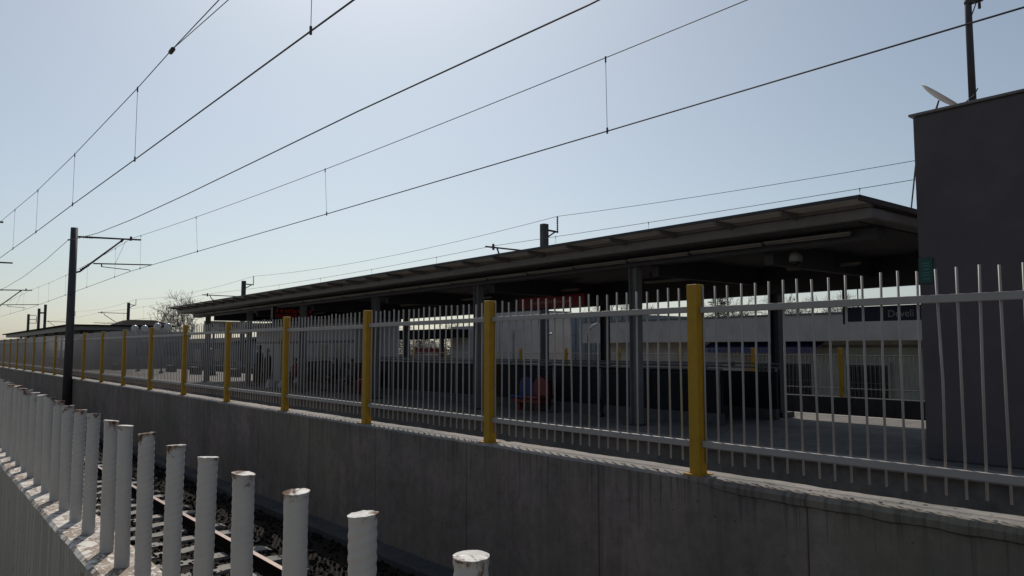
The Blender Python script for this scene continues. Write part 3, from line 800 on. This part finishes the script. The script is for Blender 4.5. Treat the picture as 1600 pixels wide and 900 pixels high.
# ------------------------------------------------------------------ catenary masts
def insul(mb, p, q, n=5, r=.06):
    p = Vector(p); q = Vector(q); mb.tube([p,q], .022, 8)
    for i in range(n):
        a = p.lerp(q,(i+.25)/n); b = p.lerp(q,(i+.75)/n); mb.tube([a,b],[r,r*.6],10)
MK = .8746
def mast_platform(y):
    X = 6.22
    t = thing('catenary_mast', (X*MK,y,-2.8), 'x', 'catenary mast', 'catenary masts on the fence wall')
    def P(x,z): return (x*MK,y,z*MK)
    MB().tube([P(X,-2.85/MK),P(X,5.32)], [.165,.128], 16).build('mast', M['mast'], t)
    mb = MB(); mb.tube([P(X+.12,4.935),P(8.95,5.03)], .036, 8); mb.tube([P(8.5,4.95),P(8.53,5.14)], .045, 8); mb.build('top_tube', M['mast'], t)
    mb = MB(); insul(mb,P(6.56,4.945),P(6.98,4.957)); insul(mb,P(6.52,3.47),P(6.86,3.72)); mb.build('insulator', M['insul'], t)
    mb = MB(); mb.tube([P(X+.1,3.34),P(6.5,3.40),P(8.12,4.90)], .036, 8); mb.tube([P(8.1,4.86),P(8.2,4.99)], .045, 8); mb.build('diagonal_tube', M['mast'], t)
    mb = MB(); mb.tube([P(7.02,3.79),P(9.46,3.90)], .025, 8); mb.tube([P(8.3,4.9),P(7.9,3.83)], .006, 5); mb.build('registration_tube', M['mast'], t)
    mb = MB(); mb.tube([P(7.35,3.79),P(7.36,3.66),P(7.42,3.67)], .025, 8); mb.tube([P(7.4,3.67),P(8.5,3.60),P(8.55,3.535)], .016, 6); mb.build('steady_arm', M['mast'], t)
    mb = MB(); mb.tube([P(X-.12,4.78),P(X-.24,4.76)], .03, 8); mb.build('feeder_clamp', M['insul'], t)
    return t
mm = mast_platform(38.2*MK); relabel(mm, 'tall dark catenary mast with cantilever arm standing at the fence wall at left')
for i,(y,dz,lab) in enumerate(((72,-.3,'next catenary mast along the fence wall, its arm just inside the left edge'),(108,-.45,'far catenary mast along the fence wall, third in line'))):
    c = copy_tree(mm); c.location = (6.22*MK,y*MK,-2.8+dz); relabel(c, lab)

def mast_far(y):
    X = 22.0
    t = thing('catenary_mast', (X,y,-2.93), 'x', 'catenary mast', 'catenary masts beyond the platform')
    def P(x,z): return (x,y,z)
    MB().box(X-.15,X+.15,y-.13,y+.13,-2.93,5.42).build('mast', M['mast'], t, bevel=.02)
    mb = MB(); mb.tube([P(X+.14,5.17),P(22.80,5.14)], .045, 8); mb.tube([P(X+.14,4.83),P(22.62,5.12)], .035, 8); mb.build('bracket', M['mast'], t)
    mb = MB(); insul(mb,P(22.78,5.14),P(22.78,5.84),8,.05); mb.build('insulator', M['insul'], t)
    mb = MB(); mb.tube([P(X-.14,4.15),P(18.8,4.16)], .035, 8); mb.tube([P(19.2,4.05),P(19.2,4.3)], .05, 8); mb.build('top_tube', M['mast'], t)
    mb = MB(); mb.tube([P(X-.14,2.3),P(19.5,3.9),P(19.4,4.13)], .035, 8); mb.build('diagonal_tube', M['mast'], t)
    mb = MB(); mb.tube([P(20.9,2.95),P(18.4,3.0)], .025, 8); mb.tube([P(20.5,2.9),P(19.4,2.88)], .016, 6); mb.build('registration_tube', M['mast'], t)
    return t
m0 = mast_far(24.8); relabel(m0, 'dark mast with upright insulator rising behind the middle of the canopy')
for y,lab in ((61,'dark mast with upright insulator behind the left end of the long canopy'),(98.5,'dark mast with upright insulator beside the low hipped roof'),(136,'distant mast with upright insulator just right of the tall fence-wall mast')):
    c = copy_tree(m0); c.location = (22,y,-2.93); relabel(c, lab)
# masts of the near track, left of it (arms reach into the left edge)
def mast_near(y):
    X = .9
    t = thing('catenary_mast', (X,y,-2.93), 'x', 'catenary mast', 'catenary masts left of the near track')
    def P(x,z): return (x,y,z)
    MB().tube([P(X,-2.93),P(X,4.9)], [.19,.155], 16).build('mast', M['mast'], t)
    mb = MB(); mb.tube([P(X+.12,4.56),P(3.12,4.60)], .036, 8); mb.build('top_tube', M['mast'], t)
    mb = MB(); mb.tube([P(X+.1,2.9),P(2.7,4.58)], .036, 8); mb.build('diagonal_tube', M['mast'], t)
    mb = MB(); mb.tube([P(1.6,3.10),P(3.47,3.13)], .03, 8); mb.tube([P(2.0,3.05),P(3.05,3.27)], .016, 6); mb.build('registration_tube', M['mast'], t)
    return t
m1 = mast_near(33.2); relabel(m1, 'catenary mast left of the near track with arm tip at the left edge')
for y,lab in ((69,'catenary mast left of the near track, second in line'),): 
    c = copy_tree(m1); c.location = (.9,y,-2.93); relabel(c, lab)
# distant portal and single mast beyond the second canopy
t = thing('portal_mast', (22,150,-2.93), 'distant pair of masts joined by a short cross piece above the second canopy', 'catenary mast')
MB().box(19.6,19.98,150,150.4,-2.93,6.75).build('mast', M['mast'], t); MB().box(20.5,20.88,150,150.4,-2.93,7.45).build('mast', M['mast'], t); MB().box(19.99,20.49,150.05,150.35,5.9,6.15).build('cross_piece', M['mast'], t)
t = thing('distant_mast', (19.6,172,-2.93), 'distant single mast with short brackets left of the joined pair', 'catenary mast')
MB().box(20.8,21.2,172,172.4,-2.93,6.6).build('mast', M['mast'], t)
mb = MB()
for z in (6.4,5.6,4.9): mb.box(21.22,22.3,172.1,172.2,z-.05,z+.05)
mb.box(22.25,22.35,172.1,172.2,4.9,6.2); mb.build('bracket', M['mast'], t)

# ------------------------------------------------------------------ wires
def sag(ya, za, yb, zb, s, x0=None, x1=None, n=14):
    out = []
    for i in range(n+1):
        u = i/n; out.append((x0+(x1-x0)*u, ya+(yb-ya)*u, za+(zb-za)*u - s*4*u*(1-u)))
    return out
def at(pts, y):
    for a, b in zip(pts, pts[1:]):
        if min(a[1],b[1]) <= y <= max(a[1],b[1]):
            u = (y-a[1])/(b[1]-a[1]); return Vector(a).lerp(Vector(b), u)
    return Vector(pts[-1])
def overhead(loc, label, contact, mess, drops, rc, rm_, rd):
    t = thing('overhead_wires', loc, label, 'overhead wire', 'overhead wires above the tracks')
    MB().tube(contact, rc, 6).build('contact_wire', M['wire'], t); MB().tube(mess, rm_, 6).build('messenger_wire', M['wire'], t)
    for y in drops:
        a = at(mess,y); b = at(contact,y)
        d = MB().tube([a,b], rd, 5).build('dropper', M['wire'], t)
        MB().tube([b-Vector((0,0,.035)),b+Vector((0,0,.05))], .014, 6).build('clamp', M['wire'], d); MB().tube([a-Vector((0,0,.07)),a+Vector((0,0,.02))], .012, 6).build('clamp', M['wire'], d)
    return t
cm = [(9.0,-10,3.50),(8.85,8.4,3.495),(8.8,18.5,3.52),(8.72,29,3.56),(8.55,38.2,3.54),(8.75,55,3.42),(8.9,72,3.28),(8.6,108,3.1),(8.7,150,3.1)]
mmw = sag(-10,5.05,38.2,5.06,.37,9.0,8.55,24)+sag(38.2,5.06,72,4.75,.22,8.55,8.9)[1:]+sag(72,4.75,108,4.6,.22,8.9,8.6)[1:]+sag(108,4.6,150,4.6,.2,8.6,8.7)[1:]
sc_ = lambda L: [(a*MK, b*MK, c*MK) for a, b, c in L]
cm = sc_(cm); mmw = sc_(mmw)
overhead((7.65,17.5,3.06), 'contact wire and messenger with droppers above the platform-side track', cm, mmw, [q*MK for q in (-1.5,8.44,18.5,29.0,36.6,41.5,48.7,55.9,62.9,68,76,84,92)], .0095, .0067, .0038)
cn = [(3.15,-12,3.10),(3.1,6.1,3.115),(3.1,13.8,3.17),(3.1,19.4,3.22),(3.1,24.8,3.24),(3.05,33.2,3.26),(3.2,69,3.1),(3.1,110,2.9),(3.1,150,2.8)]
nm = [(3.15,-12,4.75),(3.12,0,4.55),(3.1,9.8,4.46),(3.1,11.86,4.45),(3.1,14,4.40),(3.1,19.5,4.37),(3.1,25.2,4.43),(3.05,33.2,4.63),(3.1,50,4.3),(3.2,69,4.5),(3.1,110,4.3),(3.1,150,4.2)]
t = overhead((3.1,15,3.15), 'contact wire and messenger with droppers above the near track at upper left', cn, nm, [6.95,13.85,19.4,24.8,29.5,37,43,49,55,61], .0095, .0075, .0038)
MB().tube([(3.1,11.86,4.45),(3.1,9.4,4.33),(3.12,0,3.95),(3.2,-12,3.7)], .006, 6).build('stitch_wire', M['wire'], t)
mb = MB(); mb.tube([(3.1,11.92,4.43),(3.1,11.78,4.44)], .035, 8); mb.build('joint_clamp', M['wire'], t)
cf = [(19.3,-12,2.95),(19.2,24.8,2.9),(19.3,61,2.9),(19.2,98.5,2.9),(19.3,136,2.9)]
fm = sag(-12,4.3,24.8,4.22,.16,19.2,19.2)+sag(24.8,4.22,61,4.25,.2,19.2,19.2)[1:]+sag(61,4.25,98.5,4.25,.2,19.2,19.2)[1:]+sag(98.5,4.25,136,4.25,.2,19.2,19.2)[1:]
overhead((19.2,20,2.9), 'contact wire and messenger behind the canopy over the far track', cf, fm, [2.5,9.45,16.5,21.0,29,35,41,47,53,66,72,80,88], .01, .0085, .005)
ff = sag(-11.5,5.84,24.8,5.84,.44,22.78,22.78)+sag(24.8,5.84,61,5.84,.42,22.78,22.78)[1:]+sag(61,5.84,98.5,5.84,.42,22.78,22.78)[1:]+sag(98.5,5.84,136,5.84,.4,22.78,22.78)[1:]
tag(MB().tube(ff,.0095,6).build('feeder_wire', M['wire'], org=(22.78,24.8,5.84)), 'single feeder wire on upright insulators behind the canopy', 'overhead wire')
fw = [(6.0,-12,4.35),(6.0,-4,4.02),(6.0,6.0,3.89),(6.0,11.5,4.0),(6.0,16,4.035),(6.0,21,4.08),(6.0,27,4.18),(6.0,32,4.34),(6.0,36,4.58),(6.0,38.2,4.76),(6.0,44,4.42),(6.0,52,4.15),(6.0,60,4.05),(6.0,66,4.1),(6.0,72,4.42),(6.0,90,3.9),(6.0,108,4.3),(6.0,150,4.0)]
fw = sc_(fw)
tag(MB().tube(fw,.0102,6).build('feeder_wire', M['wire'], org=fw[9]), 'thick feeder wire clamped to the fence-wall mast, crossing the sky to the top middle', 'overhead wire')

# ------------------------------------------------------------------ station building and neighbours
GB = -2.94
t = thing('station_building', (33,16,GB), 'long low pale station building with deep flat eaves band and barred windows', 'building')
MB().box(30,38,4,29.0,GB,.30).build('wall', M['station'], t)
mb = MB(); mb.box(29.0,38.5,3.5,29.64,.30,1.38); mb.build('eaves_band', M['station'], t, bevel=.03)
MB().box(28.95,38.55,3.45,29.69,1.382,1.44).build('roof_edge', M['coping'], t)
MB().box(29.97,29.998,4,16.6,-2.3,.05).build('tinted_panel', M['station2'], t)
MB().box(29.94,29.968,4,16.6,.05,.12).build('moulding', M['coping'], t)
for y0,y1,z0,z1 in ((17.0,19.55,-2.0,-.62),(13.85,15.5,-2.05,-.64)):
    w = MB().box(29.9,29.965,y0,y1,z0,z1).build('window', M['window'], t)
    mb = MB(); n = int((y1-y0)/.16)
    for i in range(n+1): y = y0+(y1-y0)*i/n; mb.box(29.85,29.88,y-.015,y+.015,z0,z1)
    for z in (z0+.05,(z0+z1)/2,z1-.05): mb.box(29.852,29.878,y0,y1,z-.015,z+.015)
    mb.build('grille', M['bars'], w)
    mb = MB(); mb.box(29.84,29.96,y0-.09,y0-.002,z0,z1+.09); mb.box(29.84,29.96,y1+.002,y1+.09,z0,z1+.09); mb.box(29.84,29.96,y0,y1,z1+.002,z1+.09); mb.build('frame', M['station2'], w)
a = MB(); a.add([(29.9,16.4,.28),(29.9,22.0,.28),(29.25,22.0,.02),(29.25,16.4,.02),(29.9,16.4,.30),(29.9,22,.30),(29.25,22,.04),(29.25,16.4,.04)],[(3,2,1,0),(4,5,6,7),(0,1,5,4),(1,2,6,5),(2,3,7,6),(3,0,4,7)])
aw = a.build('awning', plain('blue awning cloth',(.035,.05,.15),.8,.2,3), t)
mb = MB(); y = 16.42
while y < 21.9:
    mb.box(29.235,29.249,y,y+.17,-.17,.0); y += .27
mb.build('valance', plain('valance cloth',(.05,.07,.19),.8,.2,3), aw)
MB().tube([(29.24,16.4,.03),(29.24,22.0,.03)], .018, 6).build('awning_bar', M['lamp'], aw)
MB().box(29.9,29.998,19.75,20.2,-2.94,-.25).build('pilaster', plain('tan pilaster',(.30,.21,.12),.8,.1,2), t)
tag(MB().box(29.93,29.99,20.8,21.0,-.75,-.6).build('wall_lamp', M['black'], org=(29.96,20.9,-.75)), 'small black wall lamp on the pale station wall under the awning', 'lamp')

t = thing('stepped_building', (31,36.5,GB), 'pale windowless building with a stepped top left of the station building', 'building')
MB().box(28,32,37.82,40.6,GB,1.40).build('low_wing', M['whitebld'], t); MB().box(27.9,32.5,34.25,37.80,GB,2.22).build('tower', M['whitebld'], t); MB().box(28.02,31,33.25,34.23,GB,1.02).build('side_wing', M['whitebld'], t)
MB().box(27.85,32.55,34.2,37.85,2.222,2.27).build('coping', M['coping'], t)
for y in (35.4,36.6): MB().box(27.885,27.898,y-.012,y+.012,GB,2.2).build('panel_joint', M['coping'], t)
t = thing('clad_building', (40,40,GB), 'dull grey ribbed building between the stepped building and the station', 'building')
MB().box(38.2,44,34,46.2,GB,2.25).build('wall', M['greybld'], t)
for i in range(24): y = 34.2+i*.5; MB().box(38.14,38.198,y-.03,y+.03,GB,2.2).build('rib', M['kiosk_band'], t)
for z in (-.2,1.0): MB().box(38.12,38.139,34,46.2,z-.02,z+.02).build('ledge', M['coping'], t)
# street lamps with white heads
for y,x,zt,lab in ((30.6,27.0,.72,'white curved lamp head against the ribbed building, beside the stepped building'),(27.2,27.0,1.15,'white curved lamp head against the ribbed building, beside the station eaves')):
    r = thing('street_lamp', (x,y,GB), lab, 'street lamp', 'white-headed lamps before the ribbed building')
    MB().tube([(x,y,GB),(x,y,zt-.5),(x,y-.1,zt-.25)], .035, 8).build('pole', M['steel_dark'], r)
    MB().tube([(x,y-.1,zt-.25),(x,y-.35,zt-.02),(x,y-.65,zt+.07),(x,y-.85,zt+.06)], [.05,.07,.06,.03], 8).build('lamp_head', M['globe'], r)
# other platform shelter far left of the station
t = thing('far_shelter', (28,44,GB), 'low dark shelter roof seen under the canopy between rear columns', 'shelter')
MB().box(26,31,38.6,52,.70,1.20).build('roof', M['roofdark'], t)
for y in (39.5,43.5,47.5,51): MB().box(26.5,26.7,y-.1,y+.1,GB,.7).build('column', M['steel_dark'], t)
tag(MB().box(29,29.1,42.6,46.6,-.35,.05).build('far_banner', M['banner'], org=(29,44,-.35)), 'dull red banner on the ground beyond the dark shelter', 'sign')
t = thing('boundary_wall', (34,50,GB), 'low pale brown boundary wall beyond the dark shelter', 'wall')
MB().box(34,34.3,40,90,GB,-.45).build('wall', plain('tan wall',(.2,.17,.14),.9,.2,1), t)
for z in (-.1,.12): MB().box(34.1,34.2,40,90,z-.03,z+.03).build('guard_rail', M['coping'], t)

# ------------------------------------------------------------------ trees
def bare_tree(seed, h, spread):
    rnd = random.Random(seed); trunk = MB(); crown = MB()
    def grow(mb, p, d, L, r, lv):
        n = 3; pts = [p]; rs = [r]
        for i in range(n):
            d = (d + Vector((rnd.gauss(0,.13), rnd.gauss(0,.13), rnd.gauss(.03,.08)))).normalized()
            p = p + d*L/n; pts.append(p); rs.append(max(h*.0011, r*(1-.45*(i+1)/n)))
        (trunk if lv < 1 else crown).tube(pts, rs, 6 if lv < 2 else 3, cap=False)
        if lv >= 5: return
        k = (6,5,4,4,4)[lv]
        for j in range(k):
            a = rnd.uniform(0, 6.28); tilt = rnd.uniform(.35,.85)*spread
            s = d.cross(Vector((math.cos(a),math.sin(a),.3))).normalized()
            nd = (d*math.cos(tilt) + s*math.sin(tilt)).normalized()
            q = pts[rnd.choice((1,2,3,3))] if lv else pts[rnd.choice((2,3,3))]
            grow(crown, q, nd, L*rnd.uniform(.55,.8), rs[-1]*rnd.uniform(.6,.85), lv+1)
    grow(trunk, Vector((0,0,0)), Vector((0,0,1)), h*.30, h*.022, 0)
    return trunk, crown
def put_tree(seed, loc, h, spread, label, grp):
    r = thing('bare_tree', loc, label, 'tree', grp)
    a, b = bare_tree(seed, h, spread)
    for mb in (a,b): mb.v = [(p[0]+loc[0], p[1]+loc[1], p[2]+loc[2]) for p in mb.v]
    a.build('trunk', M['bark'], r, fix=False); b.build('crown', M['bark'], r, fix=False); return r
tA = put_tree(11, (35.3,118,GB), 14.2, 1.0, 'round leafless tree above the left end of the long canopy', None)
tB = put_tree(5, (50,47,GB), 9.4, 1.0, 'x', 'leafless trees behind the station roofs')
tC = put_tree(23, (54,38,GB), 8.8, 1.0, 'x', 'leafless trees behind the station roofs')
used = False
spots = [(930,50,1.0),(962,52,1.04),(1000,48,1.0),(1038,50,.98),(1160,56,.98),(1195,60,1.0),(1235,55,.92),(1268,60,1.0),(1305,56,.93),(668,58,.92),(700,62,.95),(735,60,.9),(640,70,.9),(605,75,.85)]
labs = ['leafless tree rising just left of the thick front column','leafless tree in the gap between two columns left of the yellow post','leafless tree behind the thick front column','leafless tree between thick column and nearest full yellow post','leafless tree just right of the dark conifer','leafless tree left of the dark rear column, behind the station eaves','leafless tree right of the dark rear column, behind the station eaves','leafless tree midway between rear column and navy board','leafless tree directly left of the navy name board','leafless tree beyond the shelter, left of the stepped building','leafless tree nearest the stepped building, on its left','leafless tree hidden mostly by the stepped building','leafless tree beyond the shelter, behind the rear column','leafless tree furthest left beyond the dark shelter']
for i,((px,X,s),lab) in enumerate(zip(spots,labs)):
    ang = math.atan((px-800)/1203.8)+R(39.15); Y = X/math.tan(ang)
    src = (tB,tC)[i % 2]
    c = copy_tree(src) if i > 1 else src
    c.location = (X,Y,GB); c.scale = (s,s,s*random.uniform(.92,1.05)); c.rotation_euler.z = random.uniform(0,6.28); relabel(c, lab)
# conifer
r = thing('conifer_tree', (50,36.1,GB), 'dark conifer standing behind the station roof', 'tree')
MB().tube([(50,36.1,GB),(50,36.1,4.6)], [.16,.02], 8).build('trunk', M['bark'], r)
mb = MB(); rnd = random.Random(2)
for i in range(2600):
    u = rnd.random()**.8; z = GB+.8+u*6.9; rad = (1-u)*3.0+.05; a = rnd.uniform(0,6.28); q = rad*rnd.uniform(.25,1.1)
    if noise.noise((a*1.3, z*1.6, 0)) < -.12: continue
    p = Vector((50+q*math.cos(a), 36.1+q*math.sin(a), z-.25*q)); d = Vector((math.cos(a),math.sin(a),rnd.uniform(-.5,.3))); s = d.cross(Vector((0,0,1))).normalized()
    L = rnd.uniform(.16,.4); w = rnd.uniform(.05,.11)
    mb.add([p-s*w*.3, p+d*L*.5-s*w+Vector((0,0,rnd.uniform(-.06,.03))), p+d*L, p+d*L*.5+s*w], [(0,1,2,3)])
mb.build('crown', M['needle'], r, fix=False)
# scrub along the fences far off
mb = MB(); rnd = random.Random(8)
for i in range(16000):
    y = 40+rnd.random()*60; x = 36.5+rnd.uniform(-.8,.8); hh = 2.3+.9*noise.noise((y*.35,0,0))+.6*noise.noise((y*1.3,5,0)); z = GB+1.2+rnd.random()*max(.2,hh)
    a = rnd.uniform(0,6.28); e = rnd.uniform(-.6,.6); d = Vector((math.cos(a),math.sin(a),e))*.13; s = Vector((-math.sin(a),math.cos(a),.2))*.07
    p = Vector((x,y,z)); mb.add([p-d,p-s,p+d,p+s],[(0,1,2,3)])
tag(mb.build('scrub', M['hedge'], fix=False), kind='stuff')

# ------------------------------------------------------------------ light, sky, camera
SUN_AZ = math.atan2(.47,.88); SUN_EL = R(45)
D = Vector((math.sin(SUN_AZ)*math.cos(SUN_EL), math.cos(SUN_AZ)*math.cos(SUN_EL), math.sin(SUN_EL)))
ld = bpy.data.lights.new('sun','SUN'); ld.energy = 3.0; ld.angle = R(.5); ld.color = (1,.94,.85)
lo = bpy.data.objects.new('sun', ld); col.objects.link(lo); lo.rotation_euler = D.to_track_quat('Z','Y').to_euler(); lo.location = D*50
w = bpy.data.worlds.new('World'); scene.world = w; w.use_nodes = True
nt = w.node_tree; bg = nt.nodes['Background']
sk = nt.nodes.new('ShaderNodeTexSky'); sk.sky_type = 'NISHITA'; sk.sun_disc = False
sk.sun_elevation = SUN_EL; sk.sun_rotation = SUN_AZ; sk.air_density = 1.0; sk.dust_density = 1.4; sk.ozone_density = 2.6; sk.altitude = 50
hs = nt.nodes.new('ShaderNodeHueSaturation'); hs.inputs['Saturation'].default_value = .66
nt.links.new(sk.outputs['Color'], hs.inputs['Color'])
tm = nt.nodes.new('ShaderNodeMix'); tm.data_type = 'RGBA'; tm.blend_type = 'MULTIPLY'; tm.inputs[0].default_value = 1; tm.inputs[7].default_value = (.95,1.0,1.0,1)
nt.links.new(hs.outputs['Color'], tm.inputs[6]); nt.links.new(tm.outputs[2], bg.inputs['Color']); bg.inputs['Strength'].default_value = .081

cd = bpy.data.cameras.new('camera'); cam = bpy.data.objects.new('camera', cd); col.objects.link(cam)
cd.sensor_width = 36; cd.lens = 27; cd.clip_start = .05; cd.clip_end = 5000
cam.location = (0,0,0)
th = math.atan(95/1200); yaw = math.atan(980/math.hypot(1200,95))
fw_ = Vector((math.sin(yaw)*math.cos(th), math.cos(yaw)*math.cos(th), math.sin(th)))
cam.rotation_euler = fw_.to_track_quat('-Z','Y').to_euler()
scene.camera = cam
vs_ = scene.view_settings; vs_.view_transform = 'Standard'; vs_.look = 'None'; vs_.exposure = 0; vs_.gamma = 1; vs_.use_curve_mapping = False
scene.render.engine = 'CYCLES'
